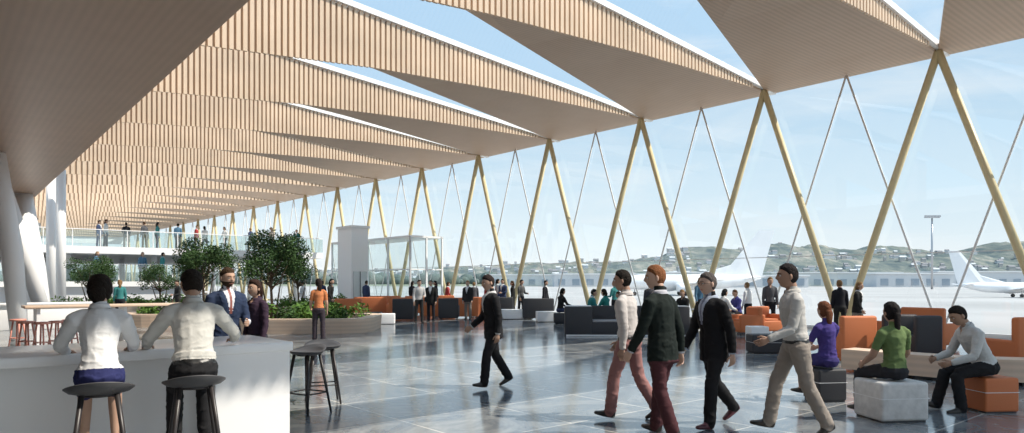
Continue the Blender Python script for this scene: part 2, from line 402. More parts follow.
def person(name,x,y,yaw,pose,top,bottom,skin=(.52,.33,.24),hair=(.03,.02,.018),shoe=(.03,.025,.02),shirt=None,jacket=False,
           tie=None,h=1.75,vox=.014,seat=None,short=False,barelegs=False,long=0,slim=1.0,belt=False,z0=0.0,glasses=False,beard=False):
    P=dict(pose); sc=h/1.75
    L=math.radians(P['lean']); up=Vector((0,math.sin(L),math.cos(L))); fw=Vector((0,math.cos(L),-math.sin(L)))
    SP=lambda x,y,z: Vector((x,0,0))+fw*y+up*z
    g=.012 if jacket else (0.0 if short else .006)
    near=vox<.018
    lofts=[]
    tz=[-.06,0,.08,.17,.28,.38,.445,.495,.53]; rx=[.158,.168,.156,.146,.160,.174,.170,.120,.07]; ry=[.115,.124,.116,.112,.122,.126,.11,.084,.062]
    if slim<.97: rx=[.160,.170,.145,.130,.150,.164,.160,.112,.062]
    if jacket: tz=[-.17,-.1]+tz[1:]; rx=[.188,.184]+[r+.012 for r in rx[1:]]; ry=[.145,.142]+[r+.015 for r in ry[1:]]
    rx=[r*slim for r in rx]
    lofts.append(('torso',[SP(0,(.012 if .2<z<.45 else 0),z) for z in tz],list(zip(rx,ry)),(1,0,0)))
    lofts.append(('hips',[Vector((0,0,.03)),Vector((0,-.02,-.05)),Vector((0,-.012,-.1))],[(.155*slim,.115),(.172*slim,.128),(.13*slim,.11)],(1,0,0)))
    lofts.append(('neck',[SP(0,-.015,.47),SP(0,-.006,.535),SP(0,.012,.62)],[(.088,.066),(.057,.058),(.053,.059)],(1,0,0)))
    hands=[]
    for k,side in ((0,-1),(1,1)):
        sh=SP(side*.182*slim,0,.430)
        ua=dirv(P['ua'][k],P['uo'][k],side); fa=dirv(P['fa'][k],P['fo'][k],side)
        el=sh+ua*.285; wr=el+fa*.25
        lofts.append(('uarm',[SP(side*.08,0,.468),SP(side*.135*slim,0,.460),sh+up*.0,sh+ua*.07,sh+ua*.2,el],[(.043,.06),(.050,.062),(.056+g,.062+g),(.056+g,.058+g),(.047+g,.049+g),(.042+g,.044+g)],(0,1,0)))
        w=.027+g*.8+(.004 if not short else 0)
        lofts.append(('farm',[el,el+fa*.07,el+fa*.17,wr],[(.042+g,.044+g),(.042+g,.043+g),(.034+g,.036+g),(w,w+.003)],(1,0,0)))
        hands.append((wr,fa,side,P.get('palm',(0,0))[k]))
        hp=Vector((side*.092*slim,0,-.02)); th=dirv(P['th'][k],P.get('to',(3,3))[k],side); sd=dirv(P['sh'][k],P.get('so',(1,1))[k],side)
        kn=hp+th*.43; an=kn+sd*.41
        t=0 if barelegs else .014
        lofts.append(('thigh',[hp,hp+th*.12,hp+th*.28,kn],[(.094,.104),(.09,.096),(.074,.078),(.057+t*.7,.060+t*.7)],(1,0,0)))
        lofts.append(('shin',[kn,kn+sd*.12,kn+sd*.27,an+sd*(.012 if not barelegs else 0)],[(.057+t*.7,.060+t*.7),(.054+t,.059+t),(.043+t*1.6,.046+t*1.7),(.036+t*1.7,.040+t*2.0)],(1,0,0)))
        p=math.radians(P['ft'][k]); f=Vector((side*.12,math.cos(p),math.sin(p))).normalized(); dn=Vector((0,math.sin(p),-math.cos(p)))
        lofts.append(('shoe',[an+dn*.035-f*.055,an+dn*.035-f*.01,an+dn*.045+f*.07,an+dn*.052+f*.13,an+dn*.055+f*.185],[(.034,.042),(.04,.048),(.044,.038),(.046,.028),(.03,.02)],(1,0,0)))
    vs=[];fs=[]
    for lb,p,r,s in lofts:
        a,b=loftgeo(p,r,s,14,.4); o=len(vs); vs+=a; fs+=[tuple(i+o for i in q) for q in b]
    me=bpy.data.meshes.new('tmp'); me.from_pydata([tuple(v) for v in vs],[],fs)
    ob=bpy.data.objects.new('tmp',me); col.objects.link(ob)
    m=ob.modifiers.new('r','REMESH'); m.mode='VOXEL'; m.voxel_size=vox*.72 if near else vox
    m=ob.modifiers.new('s','SMOOTH'); m.iterations=8 if near else 1; m.factor=.5
    dg=bpy.context.evaluated_depsgraph_get(); ev=ob.evaluated_get(dg); em=ev.to_mesh()
    nv=len(em.vertices); co=np.empty(nv*3); em.vertices.foreach_get('co',co); co=co.reshape(-1,3)
    no=np.empty(nv*3); em.vertices.foreach_get('normal',no); no=no.reshape(-1,3)
    polys=[tuple(p.vertices) for p in em.polygons]
    cen=np.array([co[list(p)].mean(axis=0) for p in polys])
    ev.to_mesh_clear(); bpy.data.objects.remove(ob); bpy.data.meshes.remove(me)
    names=['torso','hips','neck','uarm','farm','thigh','shin','shoe']
    def label(cen):
        best=np.full(len(cen),9.0); lab=np.zeros(len(cen),int); par=np.zeros(len(cen))
        for lb,pts,r,s in lofts:
            tot=sum((pts[i+1]-pts[i]).length for i in range(len(pts)-1)); acc=0
            for i in range(len(pts)-1):
                a=np.array(pts[i]);b=np.array(pts[i+1]); ab=b-a; l2=ab@ab
                t=np.clip(((cen-a)@ab)/l2,0,1); q=a+t[:,None]*ab
                ra=max(r[i]) if lb!='torso' else r[i][1]*1.15; rb=max(r[i+1]) if lb!='torso' else r[i+1][1]*1.15
                if lb=='hips': ra*=.8; rb*=.8
                dd=cen-q
                if lb=='torso': dd=dd*np.array([r[i][1]/r[i][0],1,1])
                dist=np.linalg.norm(dd,axis=1)-(ra+(rb-ra)*t)
                u=dist<best; best[u]=dist[u]; lab[u]=names.index(lb); par[u]=(acc+t[u]*math.sqrt(l2))/tot
                acc+=math.sqrt(l2)
        return lab,par
    upn=np.array(up); fwn=np.array(fw)
    if near:
        vl,vp=label(co); zz=co@upn; yy=co@fwn
        sd_=Vector((x*3.1,y*1.7,0))
        for i in range(nv):
            l=vl[i]
            if l==2 or l==7 or (l in(0,3) and zz[i]>.5) or (l==4 and short) or (l==6 and barelegs): continue
            amp=.005
            if l in (3,4): amp=.006
            if l in (5,6): amp=.006+(.005 if (l==6 and .75<vp[i]<.93) or (l==5 and vp[i]>.8) else 0)
            if l<=1 and zz[i]<.14: amp=.009
            c=co[i]
            q=Vector((c[0]*8+c[2]*3,c[1]*8,c[2]*15-c[0]*4))+sd_
            w=noise.noise(q); w=1-2*abs(w) if w>0 else w
            q2=noise.noise(Vector((c[0]*22,c[1]*22,c[2]*34))+sd_)
            dd=amp*(.7*w+.25*q2)
            if jacket and l==0 and yy[i]>.06:
                lap=.02+max(0,zz[i]-.2)*.20
                if abs(co[i][0])>lap and abs(co[i][0])<lap+.05 and zz[i]>.2: dd+=.006
                if abs(co[i][0])<.012 and zz[i]<=.2: dd-=.008
            if belt and l<=1 and .05<zz[i]<.10: dd+=.008
            co[i]=c+no[i]*dd
    lab,par=label(cen)
    lz=cen@upn; ly=cen@fwn; lx=cen[:,0]
    SK,TO,BO,SH,HA,SI,TI,WH,DK=range(9)
    mi=np.zeros(len(cen),int)
    mi[lab==0]=TO; mi[lab==1]=BO; mi[lab==2]=SK; mi[lab==3]=TO; mi[lab==4]=SK if short else TO
    mi[lab==5]=BO; mi[lab==6]=SK if barelegs else BO; mi[lab==7]=SH
    hem=-.15 if jacket else .015
    mi[(lab<=1)&(lz>hem)]=TO
    mi[((lab==0)|(lab==1))&(lz<=hem)]=BO
    if jacket: mi[(lab==5)&(lz>hem)&(np.abs(par)<.3)]=TO
    if short: mi[(lab==3)&(par>.8)]=SK
    if belt: mi[((lab==0)|(lab==1))&(lz>.0)&(lz<.035)]=DK
    mi[(lab==2)&(lz<.53)]=TO
    if jacket and shirt is not None:
        tri=(lab==0)&(ly>.03)&(lz>.24)&(np.abs(lx)<.012+(lz-.24)*.20); mi[tri]=SI
        if tie is not None: mi[tri&(np.abs(lx)<.02)]=TI
        mi[(lab==4)&(par>.95)]=SI
    if not jacket:
        k_=.9 if slim<.97 else .5
        mi[((lab==0)|(lab==2))&(ly>.02)&(lz>.47)&(np.abs(lx)<(lz-.47)*k_)]=SK
    mi[(lab==2)&(lz>=.53)]=SK
    V=[tuple(c) for c in co]; F=list(polys); MI=list(mi)
    def add(vs,fs,k):
        o=len(V); V.extend([tuple(v) for v in vs]); F.extend([tuple(i+o for i in q) for q in fs]); MI.extend([k]*len(fs) if isinstance(k,int) else k)
    if not (short and slim<.97):
        N=24; rings=[(.060,.062,.522),(.065,.067,.550),(.069,.071,.558),(.077,.079,.538),(.088,.084,.515)]; cv=[];cf=[]
        for (ra,rb,zc) in rings:
            for k in range(N):
                a=math.pi/2+.25+(2*math.pi-.5)*k/(N-1)
                fr=max(0,math.sin(a))
                cv.append(SP(ra*math.cos(a),rb*math.sin(a)-.004+.004*fr,zc-.014*fr))
        for j in range(4):
            for k in range(N-1): cf.append((j*N+k,j*N+k+1,(j+1)*N+k+1,(j+1)*N+k))
        add(cv,cf,SI if (jacket and shirt is not None) else TO)
    for wr,fa,side,palm in hands:
        D_=fa.normalized()
        if palm: D_=(Vector((D_.x,D_.y,D_.z*.15))).normalized(); N=Vector((0,0,-1)); S=Vector((-side,0,0))
        else:
            N=Vector((-side,0,0)); N=(N-D_*N.dot(D_)).normalized(); S=D_.cross(N)
            if S.y+S.z<0: S=-S
        N=(N-D_*N.dot(D_)).normalized(); S=(S-D_*S.dot(D_)).normalized()
        a,b=loftgeo([wr-fa*.03,wr+D_*.015,wr+D_*.05,wr+D_*.09],[(.025,.021),(.03,.019),(.040,.017),(.038,.013)],S,10,.5); add(a,b,SK)
        for j,(off,ln) in enumerate([(.029,.074),(.010,.082),(-.009,.077),(-.028,.060)]):
            p=wr+D_*.082+S*off; pts=[p-D_*.012]; ang=0.15; pts.append(p)
            for q,fr in enumerate((.45,.32,.23)):
                ang+=(.22,.45,.3)[q]*(1+.15*j)*(0.5 if palm else 1.0)
                p=p+(D_*math.cos(ang)+N*math.sin(ang)).normalized()*ln*fr; pts.append(p)
            a,b=loftgeo(pts,[(.0098,.0092),(.0095,.009),(.0087,.0082),(.008,.0077),(.0064,.0062)],S,7,.6); add(a,b,SK)
        p=wr+D_*.025+S*.024; q=p+(D_*.7+S*.6+N*.35).normalized()*.045; e=q+(D_*.95+S*.15+N*.4).normalized()*.035
        a,b=loftgeo([p,q,e],[(.013,.012),(.011,.010),(.0075,.007)],N,8,.6); add(a,b,SK)
    hy,hp=P['head']; R=Matrix.Rotation(math.radians(hy),3,'Z')@Matrix.Rotation(math.radians(hp)-L*.6,3,'X')
    hc=SP(0,.02,.682)+Vector((0,.012,0)); R=R*1.05
    def hpnt(n):
        x,y,z=n.x*.077,n.y*.096,n.z*.115
        if n.z<0:
            t=-n.z; x*=1-.22*t*t
            if n.y<0: y*=1-.4*t
            else: y*=1+.02*t
        if n.z>0: x*=1+.05*n.z; y*=1+.03*n.z
        if y>0:
            y+=.019*math.exp(-(x/.013)**2)*math.exp(-((z+.018)/.017)**2)+.010*math.exp(-(x/.010)**2)*math.exp(-((z-.005)/.02)**2)
            for sx in (-1,1): y-=.010*math.exp(-((x-sx*.031)/.015)**2-((z-.010)/.013)**2)
            y+=.004*math.exp(-((z-.034)/.010)**2)*(abs(x)<.05)
            y+=.006*math.exp(-(x/.022)**2)*math.exp(-((z+.056)/.009)**2)
            y+=.009*math.exp(-(x/.022)**2)*math.exp(-((z+.095)/.015)**2)
        return Vector((x,y,z))
    hs,hr=(64,48) if near else (16,12)
    nv_=[];nf=[]
    for i in range(hr+1):
        ph=math.pi*i/hr
        for k in range(hs):
            a=2*math.pi*k/hs; nv_.append(Vector((math.sin(ph)*math.cos(a),math.sin(ph)*math.sin(a),math.cos(ph))))
    for i in range(hr):
        for k in range(hs):
            k2=(k+1)%hs; nf.append((i*hs+k,(i+1)*hs+k,(i+1)*hs+k2,i*hs+k2))
    hv=[hpnt(n) for n in nv_]
    def lim_(n):
        l=float(np.interp(n.y,[-1,-.3,-.1,.02,.10,.3,.6,1],[-.075,-.06,-.045,-.012,.022,.050,.066,.076]))
        if long and n.y<.1: l-=.05
        return l
    km=[]
    for q in nf:
        c=sum((hv[i] for i in q),Vector())/4; nn=sum((nv_[i] for i in q),Vector())/4
        isl=c.y>.06 and abs(c.x)<.024 and abs(c.z+.057)<.006
        km.append(9 if isl else (HA if (beard and c.y>-.01 and c.z<-.035 ) or c.z>lim_(nn)+.002 else SK))
    add([R@v+hc for v in hv],nf,km)
    for sx in (-1,1):
        a,b=sphgeo((sx*.031,.078,.010),(.0125,.0125,.008),10,8); add([R@Vector(v)+hc for v in a],b,WH)
        a,b=sphgeo((sx*.031,.0865,.010),(.0055,.005,.0055),8,6); add([R@Vector(v)+hc for v in a],b,DK)
        a,b=loftgeo([Vector((sx*.018,.087,.016)),Vector((sx*.031,.0905,.0195)),Vector((sx*.044,.083,.016))],[(.003,.004)]*3,(0,0,1),6,.3); add([R@v+hc for v in a],b,SK)
        a,b=sphgeo((sx*.080,-.006,-.004),(.010,.018,.030),10,8); add([R@Vector(v)+hc for v in a],b,SK)
        a,b=loftgeo([Vector((sx*.016,.096,.031)),Vector((sx*.032,.093,.035)),Vector((sx*.047,.080,.031))],[(.003,.002)]*3,(0,0,1),6,.3); add([R@v+hc for v in a],b,HA)
        if glasses:
            ring=[Vector((sx*.032+.022*math.cos(t),.105,.010+.017*math.sin(t))) for t in [math.pi*2*j/10 for j in range(11)]]
            a,b=loftgeo(ring,[(.002,.002)]*11,(0,1,0),5,0); add([R@v+hc for v in a],b,DK)
            a,b=loftgeo([Vector((sx*.054,.103,.012)),Vector((sx*.079,0,.008))],[(.002,.002)]*2,(0,0,1),5,0); add([R@v+hc for v in a],b,DK)
    hh=[]
    for n in nv_:
        v=hpnt(n); l=lim_(n)
        over=v.z-l
        strand=.0035*noise.noise(Vector((n.x*16,n.y*5,n.z*5))+Vector((y,x,0)))
        th=.005+.010*max(0,n.z)+(.006 if long else 0)+.005*noise.noise(n*3.5+Vector((x,y,0)))+strand+.006*max(0,n.y)*max(0,n.z)
        d=-.010 if over<=-.003 else th*min(1,max(.2,over/.022))
        base=Vector((v.x,min(v.y,.100),v.z))
        hh.append(R@(base+n*d)+hc)
    add(hh,nf,HA)
    if long:
        b0=hc+R@Vector((0,-.070,.02))
        pts=[b0,b0+R@Vector((0,-.024,-.06)),b0+Vector((0,-.03,-.06-long*.4)),b0+Vector((0,-.03,-.06-long))]
        w=.055 if long<.3 else .042
        a,b=loftgeo(pts,[(w,.03),(w*1.05,.032),(w*.95,.026),(w*.5,.014)],(1,0,0),12,.5); add(a,b,HA)
    me=bpy.data.meshes.new(name); Vn=np.array([tuple(v) for v in V])
    if seat is None: off=-Vn[:,2].min()
    else: off=(seat/sc)+.128
    Vn[:,2]+=off
    me.from_pydata(Vn.tolist(),[],F)
    cloth=dict(bump=.15,bscale=22,spec=.2)
    for mm in (mat('skin',skin,.55,spec=.3),mat('cloth_top',top,.85,**cloth),mat('cloth_bottom',bottom,.85,**cloth),mat('shoe_leather',shoe,.35),
               mat('hair',hair,.75,bump=.8,bscale=70,spec=.15),mat('shirt',shirt or (.8,.8,.8),.8,**cloth),
               mat('tie',tie or (.3,.1,.1),.6),mat('eye_white',(.7,.7,.68),.3),mat('dark_detail',(.02,.02,.02),.4),mat('lips',tuple(a*b for a,b in zip(skin,(.85,.55,.55))),.5)):
        me.materials.append(mm)
    me.polygons.foreach_set('material_index',[int(k) for k in MI]); me.polygons.foreach_set('use_smooth',[True]*len(F)); me.update()
    o=bpy.data.objects.new(name,me); o.location=(x,y,z0); o.rotation_euler[2]=math.radians(yaw); o.scale=(sc,)*3
    col.objects.link(o); return o

def pose(b,**k): q=dict(b); q.update(k); return q
person('businessman_walking',-.30,11.1,110,pose(WALK,head=(10,-10),ua=(-10,12),fa=(6,50)),(.018,.018,.02),(.02,.02,.022),shirt=(.6,.6,.6),jacket=True,h=1.79)
person('man_in_white_shirt',1.42,8.5,60,pose(WALK,head=(12,0),ua=(-12,10),fa=(4,34)),(.58,.54,.52),(.33,.17,.16),h=1.82,hair=(.02,.015,.012),belt=True,skin=(.42,.26,.19))
person('man_in_black_blazer',1.60,7.45,46,pose(WALK2,head=(38,-2),th=(-6,14),sh=(-22,6),ft=(-18,6)),(.012,.018,.016),(.075,.028,.033),h=1.84,hair=(.24,.095,.04),jacket=True,shirt=(.5,.5,.55),skin=(.58,.38,.29))
person('man_with_glasses',2.33,8.1,112,pose(WALK,head=(-4,0),th=(16,-14),sh=(4,-42),ft=(4,-34)),(.012,.012,.014),(.016,.016,.018),h=1.80,hair=(.10,.085,.08),jacket=True,shirt=(.40,.45,.55),tie=(.15,.17,.25),glasses=True,skin=(.58,.38,.29),shoe=(.10,.025,.035))
person('man_in_grey_shirt',3.08,7.6,84,pose(WALK2,head=(0,2),th=(-12,22),sh=(-26,10),ua=(14,-10),fa=(66,10)),(.52,.505,.48),(.31,.27,.235),h=1.85,hair=(.02,.015,.015),belt=True,skin=(.40,.24,.17))
SC=.83
PW=(-3.27,5.55); PM=(-2.70,5.95)
person('woman_in_white_blouse',PW[0],PW[1],30,pose(SIT,th=(62,64),sh=(8,-6),lean=14,ua=(34,36),fa=(74,78),palm=(1,1),uo=(24,16),fo=(-10,-2),head=(-8,-8)),(.80,.80,.80),(.03,.035,.12),seat=SC,h=1.72,barelegs=True,long=.10,hair=(.02,.015,.012),slim=.95,vox=.013)
person('man_at_bar',PM[0],PM[1],30,pose(SIT,th=(60,64),sh=(4,-8),lean=14,ua=(32,36),fa=(74,76),palm=(1,1),uo=(30,36),fo=(0,6),head=(12,-8)),(.60,.59,.55),(.02,.02,.022),seat=SC,h=1.82,hair=(.02,.015,.012),skin=(.42,.26,.18),vox=.013,belt=True)
person('bearded_man_in_suit',-3.80,9.3,-135,pose(TALK,head=(10,-6)),(.03,.045,.09),(.03,.04,.08),jacket=True,shirt=(.75,.75,.8),tie=(.3,.1,.08),h=1.86,beard=True,hair=(.06,.035,.02))
person('woman_in_dark_dress',-3.68,10.1,150,pose(STAND),(.05,.03,.05),(.03,.03,.04),h=1.70,long=.25,hair=(.04,.02,.015),slim=.9)
person('woman_in_orange_top',-5.3,19.2,15,pose(STAND,head=(20,0),fa=(60,20)),(.60,.22,.09),(.05,.04,.05),h=1.76,long=.25,short=True,slim=.9,vox=.016)
person('woman_in_green_top',4.62,8.45,12,pose(SIT,th=(80,80),sh=(0,0),fa=(60,60),ua=(15,15),uo=(14,14),lean=2,to=(10,10)),(.13,.19,.075),(.03,.03,.035),seat=.50,h=1.72,short=True,long=.34,hair=(.015,.012,.012),slim=.94,skin=(.40,.24,.17))
person('woman_in_purple_dress',4.42,9.8,20,pose(SIT,lean=3),(.07,.05,.22),(.05,.04,.16),seat=.48,h=1.70,short=True,long=.22,hair=(.16,.06,.03),slim=.9,barelegs=True)
person('seated_man_in_pale_shirt',6.12,9.05,88,pose(SIT,lean=26,th=(78,80),sh=(-8,14),ft=(0,14),ua=(18,22),fa=(70,74),fo=(-18,-18),head=(0,-12)),(.56,.56,.54),(.02,.02,.022),seat=.47,h=1.82,hair=(.02,.015,.012),skin=(.42,.26,.18))
rnd=random.Random(11)
cols=[(.02,.02,.025),(.6,.6,.6),(.05,.07,.14),(.05,.22,.22),(.35,.05,.05),(.5,.45,.4),(.1,.1,.11),(.7,.7,.68),(.1,.2,.3)]
nm=['standing_man','standing_woman']
def crowd(px,z,yaw=None,p=None,zz=0.0,top=None,seat=None,name=None):
    w=rnd.random()<.45
    person(name or nm[int(w)],(px-512)/700*z,z,rnd.uniform(0,360) if yaw is None else yaw,p or rnd.choice([STAND,STAND,WALK,TALK]),
      top or rnd.choice(cols),rnd.choice([(.02,.02,.025),(.04,.05,.1),(.2,.18,.16),(.03,.03,.03)]),h=rnd.uniform(1.66,1.86),vox=.022,
      jacket=rnd.random()<.4,shirt=(.7,.7,.7),long=.22 if w else 0,seat=seat,z0=zz,hair=rnd.choice([(.02,.015,.01),(.08,.04,.02),(.02,.02,.02),(.25,.15,.07)]),slim=.92 if w else 1)
for px,z,t in [(419,28.6,(.45,.45,.45)),(431,29.2,(.02,.02,.02)),(503,36,None),(513,35.6,(.02,.02,.02)),(521,34.8,(.1,.1,.1)),(489,36.6,None),(497,37,(.5,.5,.5)),
             (840,21.6,None),(857,21.0,(.02,.02,.02)),(748,25.2,(.8,.8,.8)),(700,27.4,None),(615,29.6,None),(474,37.9,None),(447,40,None),(350,43,None),(343,44,(.5,.2,.1)),(303,40,None),(330,31,(.02,.02,.02)),
             (366,40,None),(412,39.5,None),(436,35.8,(.03,.03,.04)),(545,33.0,None),(650,28.4,(.05,.05,.06)),(662,28.8,None),(770,24.0,None),(232,34,None),(178,32.5,(.03,.03,.03)),(120,30,None),(322,42,None),(468,31,(.03,.03,.03))]:
    crowd(px,z,top=t)
for px,z,t in [(590,24.5,(.03,.2,.2)),(607,25,(.03,.22,.2)),(622,24.2,(.02,.02,.02)),(684,25,(.02,.02,.02)),(722,24.4,(.7,.7,.7)),(738,24.8,(.05,.05,.2)),(560,28,(.02,.02,.02))]:
    mb=MB(); mb.rbox((0,0,.23),(.5,.45,.4),M_dark,.04,3); mb.box((0,0,.02),(.4,.36,.04),M_black); mb.obj('dark_cube_seat',((px-512)/700*z,z,0))
    crowd(px,z,p=pose(SIT,lean=8),seat=.45,top=t,name='seated_person')
for d,s in [(5.3,51.5),(8.6,51.2),(9.1,51.9),(11.2,51),(12.2,52),(14.5,51.3),(16.5,51.4),(18.2,51.0),(21.8,51.4),(3.1,51.2),(15.3,52),(13.3,51.2),(6.4,51.1),(19.9,51.5),(10.2,51.4)]:
    X,Y=H(d,s); crowd(512+700*X/Y,Y,zz=3.9)
for d,s in [(5,48.2),(8,48.3),(10.5,48.4),(11.6,48.2)]:
    X,Y=H(d,s); crowd(512+700*X/Y,Y,zz=1.7)

# ---------------------------------------------------------------- bar counter
mb=MB()
mb.rbox((-.9,7.4,1.025),(7.5,1.2,.09),M_whitem,.012,2)
mb.box((2.46,7.4,.49),(.72,1.16,.98),M_whitem)
mb.box((-1.3,7.6,.49),(6.9,.7,.98),M_whitem)
mb.box((-1.3,7.2,.05),(6.9,.1,.1),M_steel)
mb.obj('bar_counter',rz=TH)
M_stoolleg=mat('stool_leg',(.035,.03,.03),.4)
M_seat=mat('stool_seat_grey',(.07,.07,.075),.5)
def bar_stool(x,y,rz,hs=.78,seatm=M_seat):
    mb=MB()
    N=28;Rn=7;vs=[];fs=[]
    for lay in (0,1):
        for j in range(Rn):
            r=j/(Rn-1)
            for k in range(N):
                a=2*math.pi*k/N; X=.25*r*math.cos(a); Y=.21*r*math.sin(a)
                back=max(0,-math.sin(a))**1.2
                z=.035*r*r+.07*back*r**4 - (.030 if lay else 0)*(1 if r<.99 else .3)
                vs.append((X,Y-.02*back*r,hs+z-.02))
    L=Rn*N
    for j in range(Rn-1):
        for k in range(N):
            k2=(k+1)%N
            fs.append((j*N+k,(j+1)*N+k,(j+1)*N+k2,j*N+k2)); fs.append((L+j*N+k,L+j*N+k2,L+(j+1)*N+k2,L+(j+1)*N+k))
    for k in range(N):
        k2=(k+1)%N; j=(Rn-1)*N
        fs.append((j+k,L+j+k,L+j+k2,j+k2))
    mb.add(vs,fs,seatm,True)
    for sx in (-1,1):
        for sy in (-1,1):
            mb.tube((sx*.12,sy*.10,hs-.03),(sx*.22,sy*.2,0),.021,.014,M_stoolleg,8)
    c=[(.19,.17),(-.19,.17),(-.19,-.17),(.19,-.17)]
    for k in range(4):
        a,b=c[k],c[(k+1)%4]; mb.tube((a[0],a[1],.26),(b[0],b[1],.26),.010,.010,M_stoolleg,6)
    mb.tube((0,0,hs-.05),(0,0,hs-.03),.13,.13,M_stoolleg,16)
    return mb.obj('bar_stool',(x,y,0),rz)
bar_stool(PW[0],PW[1],math.radians(30),.82); bar_stool(PM[0],PM[1],math.radians(30),.82)
bar_stool(-2.62,9.7,math.radians(200)); bar_stool(-2.62,8.95,math.radians(150))
def coral(x,y):
    mb=MB()
    mb.loft([(0,0,.70),(0,0,.735),(0,0,.75)],[(.17,.17),(.18,.18),(.165,.165)],M_pink,seg=20,cap=.05)
    for k in range(4):
        a=math.pi/4+k*math.pi/2; mb.tube((.1*math.cos(a),.1*math.sin(a),.71),(.2*math.cos(a),.2*math.sin(a),0),.02,.018,M_pink,8)
    for k in range(16):
        a=k*math.pi/8;b=a+math.pi/8; mb.tube((.165*math.cos(a),.165*math.sin(a),.28),(.165*math.cos(b),.165*math.sin(b),.28),.010,.010,M_pink,6)
    mb.obj('coral_stool',(x,y,0))
for px,z in [(27,16.4),(42,16.1),(57,16.6),(18,17.4),(70,17.2)]: coral((px-512)/700*z,z)
mb=MB()
mb.rbox((0,0,1.02),(4.6,.9,.07),M_bench,.015,2)
for a in (-2,0,2): mb.box((a,0,.49),(.08,.7,.98),M_white)
mb.obj('communal_high_table',(-10.9,19.6,0),TH)
mb=MB(); mb.rbox((0,0,.9),(3.4,.8,.08),M_white,.02,2); mb.rbox((0,0,.43),(3.2,.6,.86),M_white,.02,2); mb.obj('service_counter',(-16.6,25,0),TH)

# ---------------------------------------------------------------- seating
def banquette(x,y,rz,L=3.8):
    mb=MB()
    mb.rbox((0,.30,.46),(L,.16,.92),M_dark,.03,3)
    mb.rbox((-L/2+.42,-.1,.46),(.84,.75,.92),M_dark,.04,3)
    mb.rbox((L/2-.28,-.1,.46),(.56,.75,.92),M_dark,.04,3)
    mb.rbox((.14,-.12,.22),(L-1.3,.7,.44),M_dark,.03,3)
    mb.rbox((.14,-.14,.465),(L-1.42,.64,.06),mat('grey_cushion',(.35,.35,.36),.8),.025,3)
    mb.box((0,-.49,.03),(L*.98,.02,.05),M_cable)
    for s,wd in ((-L/2+.42,.84),(L/2-.28,.56)):
        mb.box((s,-.1,.925),(wd*.94,.68,.012),M_cable)
    return mb.obj('banquette_sofa',(x,y,0),rz)
banquette(3.55,21.9,math.radians(-3))
def armchair(x,y,rz,m=M_orange,w=.8,hb=.85,name='orange_armchair'):
    mb=MB()
    mb.rbox((0,0,.26),(w,.75,.34),m,.05,3); mb.rbox((0,-.32,.5),(w,.16,hb-.06),m,.05,3)
    for s in (-1,1): mb.rbox((s*(w/2-.06),0,.38),(.13,.74,.5),m,.045,3)
    mb.rbox((0,.04,.45),(w-.28,.6,.08),m,.03,3)
    for a in (-1,1):
        for b in (-1,1): mb.tube((a*(w/2-.1),b*.3,.1),(a*(w/2-.1),b*.3,0),.02,.015,M_black,8)
    return mb.obj(name,(x,y,0),rz)
def PX(px,z): return (px-512)/700*z
armchair(PX(848,14.8),14.8,math.radians(10),w=.80,hb=1.0)
armchair(PX(893,14.6),14.6,math.radians(-6),M_dark,w=.68,hb=1.08,name='dark_high_back_chair')
armchair(PX(920,13.9),13.9,math.radians(-6),M_dark,w=.5,hb=1.1,name='dark_high_back_chair')
armchair(PX(930,18),18,math.radians(-60),w=1.1,hb=1.1)
armchair(PX(893,19),19,math.radians(20),w=1.2,hb=1.0)
armchair(PX(1022,12.8),12.8,math.radians(10),w=1.0,hb=1.15)
armchair(PX(745,22.3),22.3,math.radians(100),hb=.8); armchair(PX(765,22.8),22.8,math.radians(200),hb=.8)
for px,z,w,a in [(372,34,1.6,0),(402,33.5,1.4,20),(420,36.5,1.4,-10),(462,33,1.6,0),(386,37,1.6,0),(440,38,1.6,0),(484,34.2,1.2,0),(350,31,1.2,0),(432,33.2,1.1,0)]:
    armchair(PX(px,z),z,math.radians(a),w=w,hb=.95,name='orange_sofa')
for px,z,w in [(449,31.5,.9),(404,30.6,.9),(505,33.9,.8),(538,31.5,1.4)]:
    armchair(PX(px,z),z,0,M_dark,w=w,hb=.95,name='dark_sofa')
def block(name,x,y,rz,size,m,bev=.03):
    mb=MB(); mb.rbox((0,0,size[2]/2+.02),size,m,bev,4); mb.box((0,0,.015),(size[0]*.9,size[1]*.9,.03),M_black)
    mb.box((0,0,size[2]*.62),(size[0]+.004,size[1]+.004,.008),M_cable)
    return mb.obj(name,(x,y,0),rz)
block('concrete_cube_seat',4.62,8.55,math.radians(8),(.62,.55,.46),M_conc,.04)
block('dark_cube_seat',4.42,9.9,math.radians(8),(.42,.42,.44),M_dark)
block('orange_cube_seat',6.2,9.1,math.radians(5),(.46,.46,.43),M_orange)
block('dark_cube_seat',PX(765,16.5),16.5,0,(.75,.5,.42),M_dark)
block('white_low_bench',PX(757,19.5),19.5,0,(.5,.5,.42),M_white); block('white_low_bench',PX(386,27.8),27.8,.1,(.7,.5,.4),M_white)
block('dark_cube_seat',PX(374,28.8),28.8,0,(.6,.5,.42),M_dark)
block('white_low_bench',PX(515,31.5),31.5,.1,(1.6,.6,.42),M_white); block('white_low_bench',PX(553,29.4),29.4,.1,(1.4,.6,.42),M_white)
mb=MB(); pts=[]
for t in np.linspace(0,1,14):
    px=848+t*230; z=13.2-1.9*t-.5*math.sin(math.pi*t); pts.append(Vector((PX(px,z),z,0)))
vs=[];fs=[]
for i,p in enumerate(pts):
    t=(pts[min(i+1,13)]-pts[max(i-1,0)]).normalized(); n=Vector((-t.y,t.x,0))
    for a,b in ((-.25,.06),(.25,.06),(.25,.42),(-.25,.42)): vs.append(p+n*a+Vector((0,0,b)))
for i in range(13):
    for k in range(4): fs.append((4*i+k,4*i+(k+1)%4,4*i+4+(k+1)%4,4*i+4+k))
